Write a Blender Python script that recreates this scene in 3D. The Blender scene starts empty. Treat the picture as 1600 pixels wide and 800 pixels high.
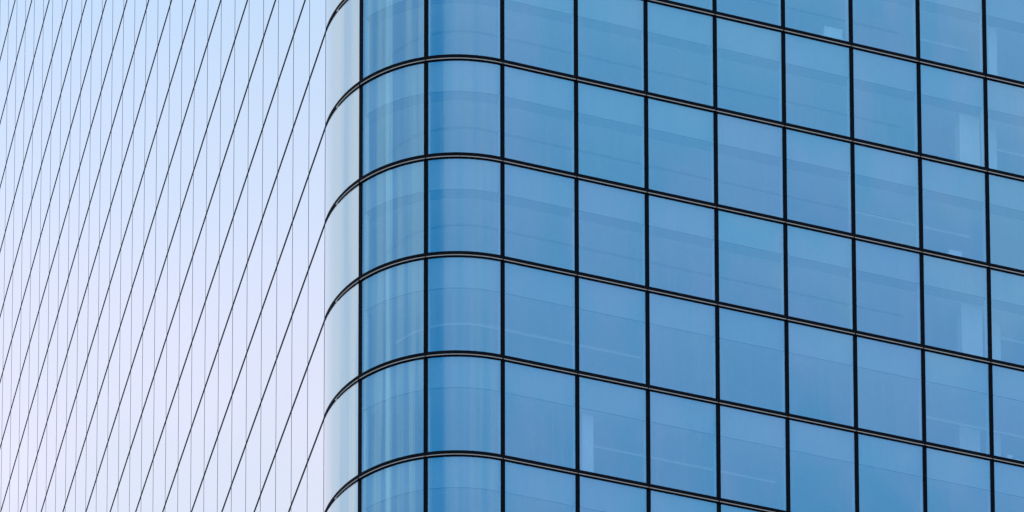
import bpy, math, random
from mathutils import Matrix, Vector

random.seed(7)
sc = bpy.context.scene
COL = sc.collection

# ------------------------------------------------------------------ metrics
S = 2.5                               # one window module, metres
H = 1.47630 * S                       # storey height
R = 1.99885 * S                       # corner radius
WL = 1.01974 * S                      # module of the white side facade
X3 = (1 - 1.04348) * S                # where the curve ends and the flat front starts
Z0 = 50.8687 * S + 1.7                # height of transom row 0 above the ground
ROW_TOP, ROW_BOT = -21, 34            # transom rows, counted downwards
COL_R, COL_L = 16, -38                # modules right of / left of the corner


def row_z(k):
    return Z0 - k * H


def frame(s):
    """Point on the facade line at module s and its outward normal."""
    if s >= 4:
        return (s - 3) * S, 0.0, 0.0, -1.0
    if s >= 3:
        return X3 + (s - 3) * (S - X3), 0.0, 0.0, -1.0
    if s >= 0:
        th = (3 - s) / 3 * math.pi / 2
        return X3 - R * math.sin(th), R - R * math.cos(th), -math.sin(th), -math.cos(th)
    return X3 - R, R - s * WL, -1.0, 0.0


def pt(s, out, z):
    x, y, nx, ny = frame(s)
    return (x + nx * out, y + ny * out, z)


def stations(s0, s1):
    """Modules between s0 and s1, dense round the curve."""
    out = [s0]
    n = 0
    grid = set()
    for i in range(int(math.floor(s0)), int(math.ceil(s1)) + 1):
        grid.add(float(i))
        if 0 <= i < 3:
            for j in range(1, 20):
                grid.add(i + j / 20)
    for g in sorted(grid):
        if s0 + 1e-4 < g < s1 - 1e-4:
            out.append(g)
    out.append(s1)
    return out


# ------------------------------------------------------------------ mesh helpers
class MB:
    def __init__(self):
        self.v, self.f, self.m = [], [], []

    def quad(self, a, b, c, d, m=0):
        i = len(self.v)
        self.v += [a, b, c, d]
        self.f.append((i, i + 1, i + 2, i + 3))
        self.m.append(m)

    def poly(self, pts, m=0):
        i = len(self.v)
        self.v += pts
        self.f.append(tuple(range(i, i + len(pts))))
        self.m.append(m)

    def box(self, lo, hi, m=0):
        x0, y0, z0 = lo
        x1, y1, z1 = hi
        p = [(x0, y0, z0), (x1, y0, z0), (x1, y1, z0), (x0, y1, z0), (x0, y0, z1), (x1, y0, z1), (x1, y1, z1), (x0, y1, z1)]
        i = len(self.v)
        self.v += p
        for f in ((0, 3, 2, 1), (4, 5, 6, 7), (0, 1, 5, 4), (1, 2, 6, 5), (2, 3, 7, 6), (3, 0, 4, 7)):
            self.f.append(tuple(i + k for k in f))
            self.m.append(m)

    def hexa(self, p, m=0):
        """p: four bottom points then the four above them."""
        i = len(self.v)
        self.v += p
        for f in ((0, 3, 2, 1), (4, 5, 6, 7), (0, 1, 5, 4), (1, 2, 6, 5), (2, 3, 7, 6), (3, 0, 4, 7)):
            self.f.append(tuple(i + k for k in f))
            self.m.append(m)

    def sweep(self, s0, s1, prof, z, m=0, scale=None, caps=True):
        """prof: closed list of (outwards, up); swept along the facade line."""
        st = stations(s0, s1)
        base = len(self.v)
        n = len(prof)
        for s in st:
            k = scale(s) if scale else 1.0
            self.v += [pt(s, o * k if o > 0 else o, z + u) for o, u in prof]
        for a in range(len(st) - 1):
            for b in range(n):
                c = (b + 1) % n
                self.f.append((base + a * n + b, base + a * n + c, base + (a + 1) * n + c, base + (a + 1) * n + b))
                self.m.append(m)
        if caps:
            self.f.append(tuple(base + b for b in range(n)))
            self.f.append(tuple(base + (len(st) - 1) * n + b for b in reversed(range(n))))
            self.m += [m, m]

    def sheet(self, s0, s1, d, z0, z1, m=0):
        st = stations(s0, s1)
        for a, b in zip(st[:-1], st[1:]):
            self.quad(pt(a, d, z0), pt(b, d, z0), pt(b, d, z1), pt(a, d, z1), m)

    def build(self, name, mats, parent=None, smooth=False):
        me = bpy.data.meshes.new(name)
        me.from_pydata(self.v, [], self.f)
        for m in (mats if isinstance(mats, list) else [mats]):
            me.materials.append(m)
        me.polygons.foreach_set('material_index', self.m)
        if smooth:
            me.polygons.foreach_set('use_smooth', [True] * len(self.f))
        me.update()
        o = bpy.data.objects.new(name, me)
        COL.objects.link(o)
        if parent:
            o.parent = parent
        return o


def tag(o, label=None, cat=None, group=None, kind=None):
    for k, v in (('label', label), ('category', cat), ('group', group), ('kind', kind)):
        if v:
            o[k] = v
    return o


# ------------------------------------------------------------------ materials
def mat(name):
    m = bpy.data.materials.new(name)
    m.use_nodes = True
    nt = m.node_tree
    nt.nodes.clear()
    out = nt.nodes.new('ShaderNodeOutputMaterial')
    return m, nt, out


def N(nt, kind, **kw):
    n = nt.nodes.new(kind)
    for k, v in kw.items():
        if k.startswith('i_'):
            n.inputs[k[2:].replace('_', ' ')].default_value = v
        else:
            setattr(n, k, v)
    return n


def math_node(nt, op, a, b=None, clamp=False):
    n = nt.nodes.new('ShaderNodeMath')
    n.operation = op
    n.use_clamp = clamp
    for i, x in enumerate((a, b)):
        if x is None:
            continue
        if isinstance(x, (int, float)):
            n.inputs[i].default_value = x
        else:
            nt.links.new(x, n.inputs[i])
    return n.outputs[0]


def mixcol(nt, fac, a, b, blend='MIX'):
    n = nt.nodes.new('ShaderNodeMix')
    n.data_type = 'RGBA'
    n.blend_type = blend
    n.clamp_factor = True
    for sock, x in ((n.inputs[0], fac), (n.inputs[6], a), (n.inputs[7], b)):
        if isinstance(x, (int, float)):
            sock.default_value = x
        elif isinstance(x, tuple):
            sock.default_value = (*x, 1) if len(x) == 3 else x
        else:
            nt.links.new(x, sock)
    return n.outputs[2]


def plain(name, col, rough=0.5, metallic=0.0, noise=0.08, scale=4.0, emit=0.0, spec=0.5):
    m, nt, out = mat(name)
    p = N(nt, 'ShaderNodeBsdfPrincipled')
    p.inputs['Roughness'].default_value = rough
    p.inputs['Metallic'].default_value = metallic
    p.inputs['Specular IOR Level'].default_value = spec
    tc = N(nt, 'ShaderNodeTexCoord')
    nz = N(nt, 'ShaderNodeTexNoise')
    nz.inputs['Scale'].default_value = scale
    nz.inputs['Detail'].default_value = 5
    nt.links.new(tc.outputs['Object'], nz.inputs['Vector'])
    c = mixcol(nt, nz.outputs['Fac'], tuple(x * (1 - noise) for x in col), tuple(min(1, x * (1 + noise)) for x in col))
    nt.links.new(c, p.inputs['Base Color'])
    if emit:
        p.inputs['Emission Color'].default_value = (*col, 1)
        p.inputs['Emission Strength'].default_value = emit
    nt.links.new(p.outputs[0], out.inputs['Surface'])
    return m


def facing(nt, power):
    """Schlick-style rise towards grazing view: (1 - cos)^power, from the surface normal."""
    lw = N(nt, 'ShaderNodeLayerWeight')
    lw.inputs['Blend'].default_value = 0.5
    return math_node(nt, 'POWER', lw.outputs['Facing'], power)


def ripple(nt, sx, sz, dist):
    """Faint roller wave of the heat-treated glass, running up the pane."""
    tc = N(nt, 'ShaderNodeTexCoord')
    mp = N(nt, 'ShaderNodeMapping')
    mp.inputs['Scale'].default_value = (sx, sx, sz)
    nt.links.new(tc.outputs['Object'], mp.inputs['Vector'])
    nz = N(nt, 'ShaderNodeTexNoise')
    nz.inputs['Scale'].default_value = 1.0
    nz.inputs['Detail'].default_value = 3.0
    nt.links.new(mp.outputs[0], nz.inputs['Vector'])
    b = N(nt, 'ShaderNodeBump')
    b.inputs['Strength'].default_value = 1.0
    b.inputs['Distance'].default_value = dist
    nt.links.new(nz.outputs['Fac'], b.inputs['Height'])
    return b.outputs[0]


def blue_glass(name, sx, sz, dist):
    m, nt, out = mat(name)
    f = facing(nt, 5.0)
    colr = mixcol(nt, f, GLASS_REFLECT, (0.9, 0.95, 1.0))
    gl = N(nt, 'ShaderNodeBsdfGlossy')
    gl.inputs['Roughness'].default_value = 0.0
    nt.links.new(colr, gl.inputs['Color'])
    nt.links.new(ripple(nt, sx, sz, dist), gl.inputs['Normal'])
    tr = N(nt, 'ShaderNodeBsdfTransparent')
    tr.inputs['Color'].default_value = (*GLASS_TINT, 1)
    mx = N(nt, 'ShaderNodeMixShader')
    fac = math_node(nt, 'MULTIPLY_ADD', f, 1 - GLASS_FAC)
    fac.node.inputs[2].default_value = GLASS_FAC
    nt.links.new(fac, mx.inputs[0])
    nt.links.new(tr.outputs[0], mx.inputs[1])
    nt.links.new(gl.outputs[0], mx.inputs[2])
    nt.links.new(film(nt, mx.outputs[0], 0.09), out.inputs['Surface'])
    return m


def film(nt, shader, amount):
    """Thin dried rain film: pale runs down the glass, patchy, a few percent cover."""
    tc = N(nt, 'ShaderNodeTexCoord')
    runs = []
    for sc_, lo, hi in (((5.0, 5.0, 0.12), 0.45, 0.75), ((0.5, 0.5, 0.3), 0.35, 0.65)):
        mp = N(nt, 'ShaderNodeMapping')
        mp.inputs['Scale'].default_value = sc_
        nt.links.new(tc.outputs['Object'], mp.inputs['Vector'])
        nz = N(nt, 'ShaderNodeTexNoise')
        nz.inputs['Scale'].default_value = 1.0
        nz.inputs['Detail'].default_value = 4.0
        nt.links.new(mp.outputs[0], nz.inputs['Vector'])
        r = N(nt, 'ShaderNodeMapRange')
        r.inputs['From Min'].default_value = lo
        r.inputs['From Max'].default_value = hi
        nt.links.new(nz.outputs['Fac'], r.inputs['Value'])
        runs.append(r.outputs[0])
    fac = math_node(nt, 'MULTIPLY', math_node(nt, 'MULTIPLY', runs[0], runs[1]), amount)
    d = N(nt, 'ShaderNodeBsdfDiffuse')
    d.inputs['Color'].default_value = (0.62, 0.62, 0.60, 1)
    m = N(nt, 'ShaderNodeMixShader')
    nt.links.new(fac, m.inputs[0])
    nt.links.new(shader, m.inputs[1])
    nt.links.new(d.outputs[0], m.inputs[2])
    return m.outputs[0]


def white_glass(name, sx, sz, dist, share=0.70):
    m, nt, out = mat(name)
    f = facing(nt, 4.0)
    gl = N(nt, 'ShaderNodeBsdfGlossy')
    gl.inputs['Roughness'].default_value = 0.02
    gl.inputs['Color'].default_value = (0.94, 0.955, 0.955, 1)
    nt.links.new(ripple(nt, sx, sz, dist), gl.inputs['Normal'])
    df = N(nt, 'ShaderNodeBsdfDiffuse')
    df.inputs['Color'].default_value = (*WHITE_BACK, 1)
    mx = N(nt, 'ShaderNodeMixShader')
    fac = math_node(nt, 'MULTIPLY_ADD', f, 1 - share)
    fac.node.inputs[2].default_value = share
    nt.links.new(fac, mx.inputs[0])
    nt.links.new(df.outputs[0], mx.inputs[1])
    nt.links.new(gl.outputs[0], mx.inputs[2])
    nt.links.new(mx.outputs[0], out.inputs['Surface'])
    return m


GLASS_REFLECT = (0.36, 0.72, 0.98)
GLASS_TINT = (0.80, 0.95, 0.98)
GLASS_FAC = 0.52
WHITE_BACK = (0.66, 0.70, 0.72)

M_GLASS = blue_glass('blue_coated_glass', 2.5, 0.25, 0.0008)
M_CURVED = blue_glass('blue_coated_bent_glass', 7.0, 0.05, 0.0032)
M_WHITE = white_glass('white_backed_glass', 0.5, 0.2, 0.0002)
M_WHITE_BENT = white_glass('white_backed_bent_glass', 8.0, 0.06, 0.006, 0.45)
M_BLACK = plain('black_anodised', (0.0015, 0.0025, 0.006), 0.6, 0.0, 0.1, spec=0.06)
M_GASKET = plain('dark_gasket', (0.006, 0.010, 0.022), 0.6, 0.0, 0.1, spec=0.1)
M_ALU = plain('mill_aluminium', (0.54, 0.52, 0.51), 0.5, 0.0, 0.08)
M_CEIL = plain('ceiling_board', (0.70, 0.71, 0.72), 0.8)
M_SPAN = plain('spandrel_liner', (0.36, 0.37, 0.37), 0.7)
M_SLOT = plain('ceiling_shadow_gap', (0.02, 0.02, 0.02), 0.8)
M_BULK = plain('blind_box', (0.19, 0.20, 0.23), 0.8)
M_WALL = plain('office_wall', (0.55, 0.55, 0.56), 0.8)
M_FLOOR = plain('office_carpet', (0.35, 0.35, 0.35), 0.9)
M_PALE = plain('pale_plaster', (0.90, 0.90, 0.88), 0.7)
M_INNER = plain('inner_frame_metal', (0.82, 0.83, 0.84), 0.5)
M_LAMP = plain('lamp_diffuser', (0.95, 0.97, 1.0), 0.4, emit=0.02)
M_GROUND = plain('plaza_paving', (0.25, 0.25, 0.25), 0.9, scale=0.05, noise=0.25)
M_PAPER = plain('white_card', (0.85, 0.85, 0.83), 0.6)

# ------------------------------------------------------------------ ground
g = MB()
g.quad((-3000, -3000, 0), (3000, -3000, 0), (3000, 3000, 0), (-3000, 3000, 0))
tag(g.build('ground', M_GROUND), kind='structure')

# ------------------------------------------------------------------ the tower
tower = bpy.data.objects.new('glass_tower', None)
tower.location = (0, 0, 0)
COL.objects.link(tower)
tag(tower, 'tall office tower with a rounded corner, blue glass front and a pale panelled side', 'building')

RAIL_H = 0.135          # black face of a transom
Z_TOP, Z_END = row_z(ROW_TOP), 0.0


def rail_scale(s):
    """The cap dies down round the curve to a slim joint on the white side."""
    if s >= 1:
        return 1.0
    if s <= 0:
        return 0.21
    return 0.21 + 0.79 * s


for k in range(ROW_TOP, ROW_BOT + 1):
    z = row_z(k)
    b = MB()
    b.sweep(0, COL_R, [(-0.06, 0.122), (0.075, 0.117), (0.08, 0.0), (-0.06, 0.0)], z, scale=rail_scale)
    b.sweep(COL_L, -0.004, [(-0.04, 0.088), (0.016, 0.088), (0.016, 0.0), (-0.04, 0.0)], z)
    # gasket line under the trim, then the butt joint at every mullion
    b.sweep(0.5, COL_R, [(-0.06, -0.022), (0.048, -0.022), (0.038, -0.046), (-0.06, -0.046)], z, scale=rail_scale)
    for j in range(1, COL_R):
        e = 0.012 / S
        p = []
        for zz in (z - 0.10, z + 0.02):
            p += [pt(j - e, 0.086, zz), pt(j + e, 0.086, zz), pt(j + e, -0.02, zz), pt(j - e, -0.02, zz)]
        b.hexa(p)
    t = b.build('transom', M_BLACK, tower)
    a = MB()
    a.sweep(0.45, COL_R, [(-0.05, -0.003), (0.068, -0.003), (0.052, -0.020), (-0.05, -0.020)], z, scale=rail_scale)
    a.build('drip_trim', M_ALU, t)


def vert(j, w, out, d, z0, z1, name, m, parent):
    e = w / 2
    x, y, nx, ny = frame(j)
    tx, ty = -ny, nx
    b = MB()
    p = []
    for zz in (z0, z1):
        for o, q in ((out, -e), (out, e), (d, e), (d, -e)):
            p.append((x + nx * o + tx * q, y + ny * o + ty * q, zz))
    b.hexa(p)
    return b.build(name, m, parent)


for j in range(1, COL_R + 1):
    mu = vert(j, 0.145, 0.022, -0.10, Z_END, Z_TOP, 'mullion', M_BLACK, tower)
    vert(j, 0.12, -0.105, -0.34, row_z(10), row_z(-5), 'inner_frame', M_INNER, mu)
for j in range(COL_L, 1):
    vert(j, 0.014, 0.0075, -0.03, Z_END, Z_TOP, 'panel_joint', M_GASKET, tower)


def pane(s0, s1, z0, z1, name, m, nx=8, nz=6, tilt=0.008, bow=0.013, depth=0.0, gap=0.06):
    """One sheet of glass: slightly pillowed and a little out of true, as set panes are."""
    w = (s1 - s0) * S
    g0 = gap / S
    sa, sb = s0 + g0, s1 - g0
    za, zb = z0, z1
    hh = zb - za
    ta, tb = random.uniform(-tilt, tilt), random.uniform(-tilt, tilt)
    bx = random.uniform(0.3, 1.0) * bow * random.choice((1, 1, -1))
    bz = bx * random.uniform(0.4, 1.0)
    cx, cz = random.uniform(-.25, .25), random.uniform(-.2, .2)
    v, f, nrm = [], [], []
    for i in range(nx + 1):
        u = i / nx * 2 - 1
        s = sa + (sb - sa) * i / nx
        x, y, n0, n1 = frame(s)
        tx, ty = -n1, n0
        for k in range(nz + 1):
            q = k / nz * 2 - 1
            env = (1 - u * u) * (1 - q * q)
            out = -depth + bx * env
            v.append((x + n0 * out, y + n1 * out, za + hh * k / nz))
            du = ta - 2 * bx * (u - cx) / (w / 2) * (1 - 0.5 * q * q)
            dz = tb - 2 * bz * (q - cz) / (hh / 2) * (1 - 0.5 * u * u)
            n = Vector((n0 - tx * du, n1 - ty * du, -dz)).normalized()
            nrm.append(n)
    for i in range(nx):
        for k in range(nz):
            a = i * (nz + 1) + k
            f.append((a, a + nz + 1, a + nz + 2, a + 1))
    me = bpy.data.meshes.new(name)
    me.from_pydata(v, [], f)
    me.materials.append(m)
    me.polygons.foreach_set('use_smooth', [True] * len(f))
    me.update()
    me.normals_split_custom_set_from_vertices(nrm)
    o = bpy.data.objects.new(name, me)
    COL.objects.link(o)
    o.parent = tower
    return o


SEEN_ROWS = range(-1, 6)
SEEN_COLS = range(1, 11)
for k in SEEN_ROWS:                                    # band k hangs between row k and row k + 1
    for j in SEEN_COLS:
        za, zb = row_z(k + 1) + 0.08, row_z(k) - 0.05
        if j < 3:
            pane(j, j + 1, za, zb, 'window_pane', M_CURVED, 32, 6, 0.003, 0.004)
        else:
            pane(j, j + 1, za, zb, 'window_pane', M_GLASS)
rest = MB()
for k in range(ROW_TOP, ROW_BOT + 1):
    zb = row_z(k) - 0.05
    za = max(row_z(k + 1) + 0.08, 0.0)
    if k in SEEN_ROWS:
        rest.sheet(11.03, COL_R, 0.0, za, zb)
    else:
        rest.sheet(1.03, COL_R, 0.0, za, zb)
for k in range(ROW_TOP, ROW_BOT + 1):                  # the far end of the front, outside the photo
    x, zb, za = (COL_R - 3) * S, row_z(k), max(row_z(k + 1) + 0.05, 0.0)
    rest.quad((x, 0, za), (x, 9.3, za), (x, 9.3, zb), (x, 0, zb))
tag(rest.build('glazing', M_GLASS, tower), kind='stuff')

# white side: the hundred largest panels in view are parts, the rest one mesh
IN_VIEW = []
for j in range(0, -COL_L):
    for k in range(ROW_TOP, ROW_BOT + 1):
        IN_VIEW.append((j, k))


def shown(j, k):
    """Which side panels the camera frames: rows sink along the receding side."""
    s = -(j + 0.5)
    P = Vector(pt(s, 0, row_z(k + 0.5)))
    q = CAM_ROT.transposed() @ (P - CAM_LOC)
    u = CX + FPX * q.x / q.y
    v = CY - FPX * q.z / q.y
    return -20 < u < 1600 and -70 < v < 870, q.y


FPX, CX, CY = math.exp(8.99584), 1327.599, 4537.912
CAM_LOC = Vector((-16.60665 * S, -61.35588 * S, 1.7))


def euler(rx, ry, rz):
    return Matrix.Rotation(rz, 3, 'Z') @ Matrix.Rotation(rx, 3, 'X') @ Matrix.Rotation(ry, 3, 'Y')


CAM_ROT = euler(0.15834, 0.01205, -0.33088)

near = sorted((shown(j, k)[1], j, k) for j, k in IN_VIEW if shown(j, k)[0])
print('side panels in view', len(near))
near = set((j, k) for d, j, k in near[:93])
for k in SEEN_ROWS:
    pane(0, 1, row_z(k + 1) + 0.05, row_z(k) - 0.02, 'cladding_panel', M_WHITE_BENT, 32, 6, 0.002, 0.003, gap=0.01)
side = MB()
for k in range(ROW_TOP, ROW_BOT + 1):
    if k not in SEEN_ROWS:
        side.sheet(0, 1, 0, max(0, row_z(k + 1) + 0.05), row_z(k) - 0.02)
for j, k in IN_VIEW:
    za, zb = max(0, row_z(k + 1) + 0.03), row_z(k) - 0.0
    if (j, k) in near:
        pane(-j - 1, -j, za, zb, 'cladding_panel', M_WHITE, 4, 4, 0.0012, 0.0015, gap=0.005)
    else:
        side.quad(pt(-j - 1, 0, za), pt(-j, 0, za), pt(-j, 0, zb), pt(-j - 1, 0, zb))
tag(side.build('side_cladding', M_WHITE, tower), kind='stuff')

# interior storeys that show faintly through the glass
XR = (COL_R - 3) * S
DEEP = 9.0
CEIL = 2.62
BACK_Y = DEEP


def storey_outline(d, z):
    st = [pt(s, -d, z) for s in stations(0.0, COL_R)]
    return st + [(XR, BACK_Y, z), (X3 - R + d, BACK_Y, z)]


for k in range(-3, 8):
    zf = row_z(k + 1) + 0.03
    zc = row_z(k + 1) + CEIL
    b = MB()
    b.poly(storey_outline(0.12, zf))
    b.build('floor_slab', M_FLOOR, tower)
    b = MB()
    b.poly(storey_outline(0.13, zc)[::-1])
    ce = b.build('suspended_ceiling', M_CEIL, tower)
    b = MB()
    b.sheet(0.0, COL_R, -0.13, zc - 0.03, row_z(k) - 0.02)
    b.build('spandrel_liner', M_SPAN, tower)
    if k < 3:
        b = MB()
        b.sweep(0.3, COL_R, [(-0.16, -0.006), (-0.60, -0.006), (-0.60, -0.035), (-0.16, -0.035)], zc)
        b.build('blind_box', M_BULK, ce)
        b = MB()
        b.sweep(0.3, 9.0, [(-1.93, -0.005), (-2.04, -0.005), (-2.04, -0.02), (-1.93, -0.02)], zc)
        b.build('ceiling_slot', M_SLOT, ce)
    b = MB()
    b.sweep(0.3, COL_R, [(-0.131, 0.03), (-0.175, 0.03), (-0.175, -0.04), (-0.131, -0.04)], zc)
    b.build('shadow_gap', M_SLOT, ce)
b = MB()
b.box((X3 - R + 0.3, BACK_Y + 0.01, 0), (XR, BACK_Y + 0.3, Z_TOP))
b.build('core_wall', M_WALL, tower)
b = MB()
b.box((X3 - R + 0.3, BACK_Y + 0.31, 0), (XR, -COL_L * WL, Z_TOP))
b.build('tower_core', M_WALL, tower)
b = MB()
b.poly(storey_outline(0.0, Z_TOP + 0.2))
b.build('roof', M_WALL, tower)


# pale upright wall ends standing behind some panes (front x given on the pane, metres right of the flat front's start)
def unpix(s, d):
    """x of something seen through module s when it stands d behind the glass"""
    return frame(s)[0] + 0.265 * d


for k, s0, s1, d in ((4, 4.07, 4.23, 0.45), (0, 9.63, 9.93, 0.62), (2, 9.62, 9.93, 0.8), (3, 9.62, 9.93, 2.12),
                     (-1, 10.09, 10.22, 0.7), (0, 10.08, 10.21, 1.1), (2, 10.09, 10.23, 1.4), (3, 10.09, 10.24, 2.15)):
    zf, zc = row_z(k + 1) + 0.035, row_z(k + 1) + CEIL - 0.004
    b = MB()
    b.box((unpix(s0, d), d, zf), (unpix(s1, d), d + 0.5, zc))
    b.build('interior_pier', M_PALE, tower)

# ------------------------------------------------------------------ ceiling lights: separate things hung from the ceilings
LIGHTS = [
    (3, 0.75, 5.15, 'long curving ceiling light strip behind the rounded corner panes'),
    (4, 4.40, 7.08, 'long straight ceiling light strip running right from the lone pale pier'),
    (-1, 9.25, 10.05, 'topmost ceiling light strip, short, behind a single pane at the upper right'),
    (1, 8.25, 10.05, 'ceiling light strip crossing two panes above the lone archive box'),
    (2, 10.27, 11.7, 'middle one of the three ceiling light strips cut by the right edge'),
    (3, 9.25, 11.7, 'ceiling light strip passing just above two low pale piers and a pair of cartons'),
    (0, 10.27, 11.7, 'highest one of the three ceiling light strips cut by the right edge'),
    (5, 7.28, 8.6, 'lowest ceiling light strip, cut by the bottom edge of the photo'),
]
for k, s0, s1, label in LIGHTS:
    zc = row_z(k + 1) + CEIL
    r = bpy.data.objects.new('ceiling_light', None)
    r.location = pt((s0 + s1) / 2, -2.0, zc)
    COL.objects.link(r)
    tag(r, label, 'ceiling light', 'lit ceiling strips behind the glass')
    inv = Matrix.Translation(-Vector(r.location))
    hs = MB()
    hs.sweep(s0, s1, [(-1.96, -0.005), (-2.04, -0.005), (-2.04, -0.04), (-1.96, -0.04)], zc)
    df = MB()
    df.sweep(s0 + 0.01, s1 - 0.01, [(-1.965, -0.042), (-2.035, -0.042), (-2.035, -0.05), (-1.965, -0.05)], zc)
    for mb, nm, mm in ((hs, 'housing', M_INNER), (df, 'diffuser', M_LAMP)):
        mb.v = [tuple(inv @ Vector(v)) for v in mb.v]
        mb.build(nm, mm, r)

# ------------------------------------------------------------------ cartons standing on the floors just inside the glass
def carton(name, label, cat, group, k, s0, s1, d, z0, h):
    x0, x1 = unpix(s0, d), unpix(s1, d)
    zf = row_z(k + 1) + 0.034 + z0
    r = bpy.data.objects.new(name, None)
    r.location = ((x0 + x1) / 2, d + 0.15, zf)
    COL.objects.link(r)
    tag(r, label, cat, group)
    hw = (x1 - x0) / 2
    b = MB()
    b.box((-hw + 0.008, -0.142, 0), (hw - 0.008, 0.142, h - 0.06))
    b.build('box_body', M_PAPER, r)
    b = MB()
    b.box((-hw, -0.15, h - 0.0585), (hw, 0.15, h))
    b.build('lid', M_PAPER, r)


carton('archive_box', 'lower archive box of the stack inside the glass at the top right', 'box', 'archive boxes', -1, 7.60, 7.90, 0.16, 0.0, 0.34)
carton('archive_box', 'upper archive box of the stack inside the glass at the top right', 'box', 'archive boxes', -1, 7.61, 7.88, 0.16, 0.342, 0.34)
carton('archive_box', 'lone pale archive box on the floor inside a pane, below a two-pane light strip', 'box', 'archive boxes', 1, 9.42, 9.62, 0.16, 0.0, 0.46)
carton('carton', 'taller pale carton beside the low pier at the right edge', 'carton', 'cartons', 3, 10.24, 10.32, 0.16, 0.0, 0.40)
carton('carton', 'shorter pale carton near the low pier at the right edge', 'carton', 'cartons', 3, 10.36, 10.45, 0.16, 0.0, 0.30)

# ------------------------------------------------------------------ camera
cam = bpy.data.cameras.new('camera')
cam.sensor_fit = 'HORIZONTAL'
cam.sensor_width = 36
cam.lens = FPX / 1600 * 36
cam.shift_x = -(CX - 800) / 1600
cam.shift_y = (CY - 400) / 1600
cam.clip_start = 1
cam.clip_end = 10000
co = bpy.data.objects.new('camera', cam)
COL.objects.link(co)
m3 = Matrix((CAM_ROT.col[0], CAM_ROT.col[2], -CAM_ROT.col[1])).transposed()
co.matrix_world = Matrix.Translation(CAM_LOC) @ m3.to_4x4()
sc.camera = co

# ------------------------------------------------------------------ light and sky
VEIL_Z0, VEIL_Z1 = 0.54, 0.65
VEIL_HIGH = (0.195, 0.285, 0.385)
VEIL_LOW = (0.405, 0.35, 0.385)
VEIL_TEAL = (0.17, 0.30, 0.38)
VEIL_WEST = (0.135, 0.222, 0.31)
VEIL_DEEP = (0.015, 0.165, 0.285)
VEIL_PERI = (0.30, 0.312, 0.40)
VEIL_CLOUD = (0.265, 0.308, 0.342)
VEIL_BAND = (0.42, 0.45, 0.46)
SUN_EL = math.radians(38)
SUN_DIR = Vector((0.80, 0.60, 0)).normalized()       # the sun stands behind the tower, to the right
sl = bpy.data.lights.new('sun', 'SUN')
sl.energy = 2.0
sl.angle = math.radians(0.5)
sl.color = (1.0, 0.95, 0.88)
so = bpy.data.objects.new('sun', sl)
COL.objects.link(so)
v = Vector((SUN_DIR.x * math.cos(SUN_EL), SUN_DIR.y * math.cos(SUN_EL), math.sin(SUN_EL)))
so.rotation_euler = (-v).to_track_quat('-Z', 'Y').to_euler()

w = bpy.data.worlds.new('World')
sc.world = w
w.use_nodes = True
nt = w.node_tree
nt.nodes.clear()
wo = nt.nodes.new('ShaderNodeOutputWorld')
sky = nt.nodes.new('ShaderNodeTexSky')
sky.sky_type = 'NISHITA'
sky.sun_disc = False
sky.sun_elevation = SUN_EL
sky.sun_rotation = math.atan2(SUN_DIR.x, SUN_DIR.y)
sky.dust_density = 1.0
bg = N(nt, 'ShaderNodeBackground')
bg.inputs['Strength'].default_value = 0.12
nt.links.new(sky.outputs[0], bg.inputs['Color'])

# thin high cloud over most of the sky, thicker and warmer low down beyond the tower
tc = N(nt, 'ShaderNodeTexCoord')
nrm = N(nt, 'ShaderNodeVectorMath', operation='NORMALIZE')
nt.links.new(tc.outputs['Generated'], nrm.inputs[0])
sep = N(nt, 'ShaderNodeSeparateXYZ')
nt.links.new(nrm.outputs[0], sep.inputs[0])


def noise(scale, detail, lo, hi, offset):
    mp = N(nt, 'ShaderNodeMapping')
    mp.inputs['Location'].default_value = offset
    nt.links.new(nrm.outputs[0], mp.inputs['Vector'])
    n = N(nt, 'ShaderNodeTexNoise')
    n.inputs['Scale'].default_value = scale
    n.inputs['Detail'].default_value = detail
    nt.links.new(mp.outputs[0], n.inputs['Vector'])
    r = N(nt, 'ShaderNodeMapRange', interpolation_type='SMOOTHSTEP')
    r.inputs['From Min'].default_value = lo
    r.inputs['From Max'].default_value = hi
    nt.links.new(n.outputs['Fac'], r.inputs['Value'])
    return r.outputs[0]


def ramp(sock, lo, hi):
    r = N(nt, 'ShaderNodeMapRange', interpolation_type='SMOOTHSTEP')
    r.inputs['From Min'].default_value = lo
    r.inputs['From Max'].default_value = hi
    nt.links.new(sock, r.inputs['Value'])
    return r.outputs[0]


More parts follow.
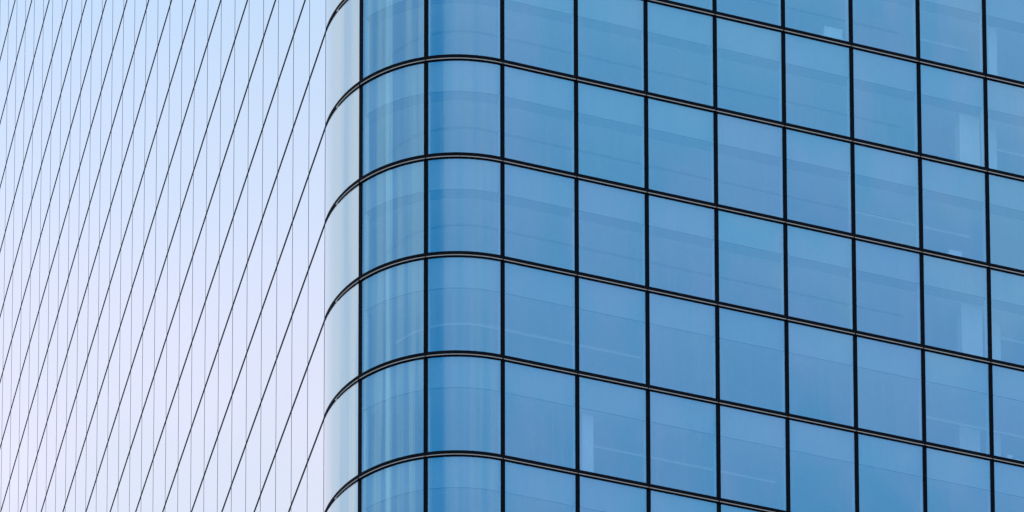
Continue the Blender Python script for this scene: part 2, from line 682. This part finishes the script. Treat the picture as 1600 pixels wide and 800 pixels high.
low = ramp(sep.outputs['Z'], VEIL_Z1, VEIL_Z0)              # 1 low down, 0 high up
beyond = ramp(sep.outputs['Y'], 0.1, 0.6)                   # the far side of the tower
low = math_node(nt, 'MULTIPLY', low, beyond)
front = ramp(sep.outputs['Z'], 0.68, 0.54)                   # the clearer sky low on the near side
patch = noise(20.0, 3.0, 0.32, 0.66, (3.1, 0.7, 0.2))
col = mixcol(nt, patch, VEIL_TEAL, VEIL_PERI)
col = mixcol(nt, front, col, mixcol(nt, 1.0, col, (0.66, 0.80, 0.89), 'MULTIPLY'))
col = mixcol(nt, low, mixcol(nt, beyond, col, VEIL_HIGH), VEIL_LOW)
cloud = noise(13.0, 6.0, 0.42, 0.66, (0.4, 1.9, 5.2))
side = ramp(math_node(nt, 'MULTIPLY', sep.outputs['X'], -1.0), 0.3, 0.7)      # broken bright cloud to the west
cloud = math_node(nt, 'MULTIPLY', cloud, math_node(nt, 'MULTIPLY_ADD', side, 0.9))
gapv = N(nt, 'ShaderNodeVectorMath', operation='DISTANCE')
nt.links.new(nrm.outputs[0], gapv.inputs[0])
gapv.inputs[1].default_value = (-0.48, -0.63, 0.54)                   # a clear gap in the veil
col = mixcol(nt, math_node(nt, 'MULTIPLY', side, 0.9), col, VEIL_WEST)
gap = ramp(gapv.outputs['Value'], 0.20, 0.05)
col = mixcol(nt, gap, col, VEIL_DEEP)
col = mixcol(nt, math_node(nt, 'MULTIPLY', cloud, math_node(nt, 'SUBTRACT', 1.0, gap)), col, VEIL_CLOUD)
bdot = N(nt, 'ShaderNodeVectorMath', operation='DOT_PRODUCT')         # one long bright streamer of cloud in the west
nt.links.new(nrm.outputs[0], bdot.inputs[0])
bdot.inputs[1].default_value = (0.21, -0.977, 0.0)
band = ramp(math_node(nt, 'ABSOLUTE', bdot.outputs['Value']), 0.045, 0.012)
band = math_node(nt, 'MULTIPLY', band, ramp(math_node(nt, 'MULTIPLY', sep.outputs['X'], -1.0), 0.0, 0.3))
band = math_node(nt, 'MULTIPLY', band, 0.6)
col = mixcol(nt, band, col, VEIL_BAND)
veil = N(nt, 'ShaderNodeBackground')
veil.inputs['Strength'].default_value = 1.0
nt.links.new(col, veil.inputs['Color'])
mx = N(nt, 'ShaderNodeMixShader')
mx.inputs[0].default_value = 0.8
nt.links.new(bg.outputs[0], mx.inputs[1])
nt.links.new(veil.outputs[0], mx.inputs[2])
nt.links.new(mx.outputs[0], wo.inputs['Surface'])

sc.view_settings.view_transform = 'Standard'
sc.view_settings.look = 'None'
sc.view_settings.exposure = 1.5
sc.view_settings.gamma = 1.0
sc.view_settings.use_curve_mapping = False
sc.render.engine = 'CYCLES'
sc.cycles.use_denoising = True
sc.cycles.max_bounces = 8
sc.cycles.transparent_max_bounces = 12
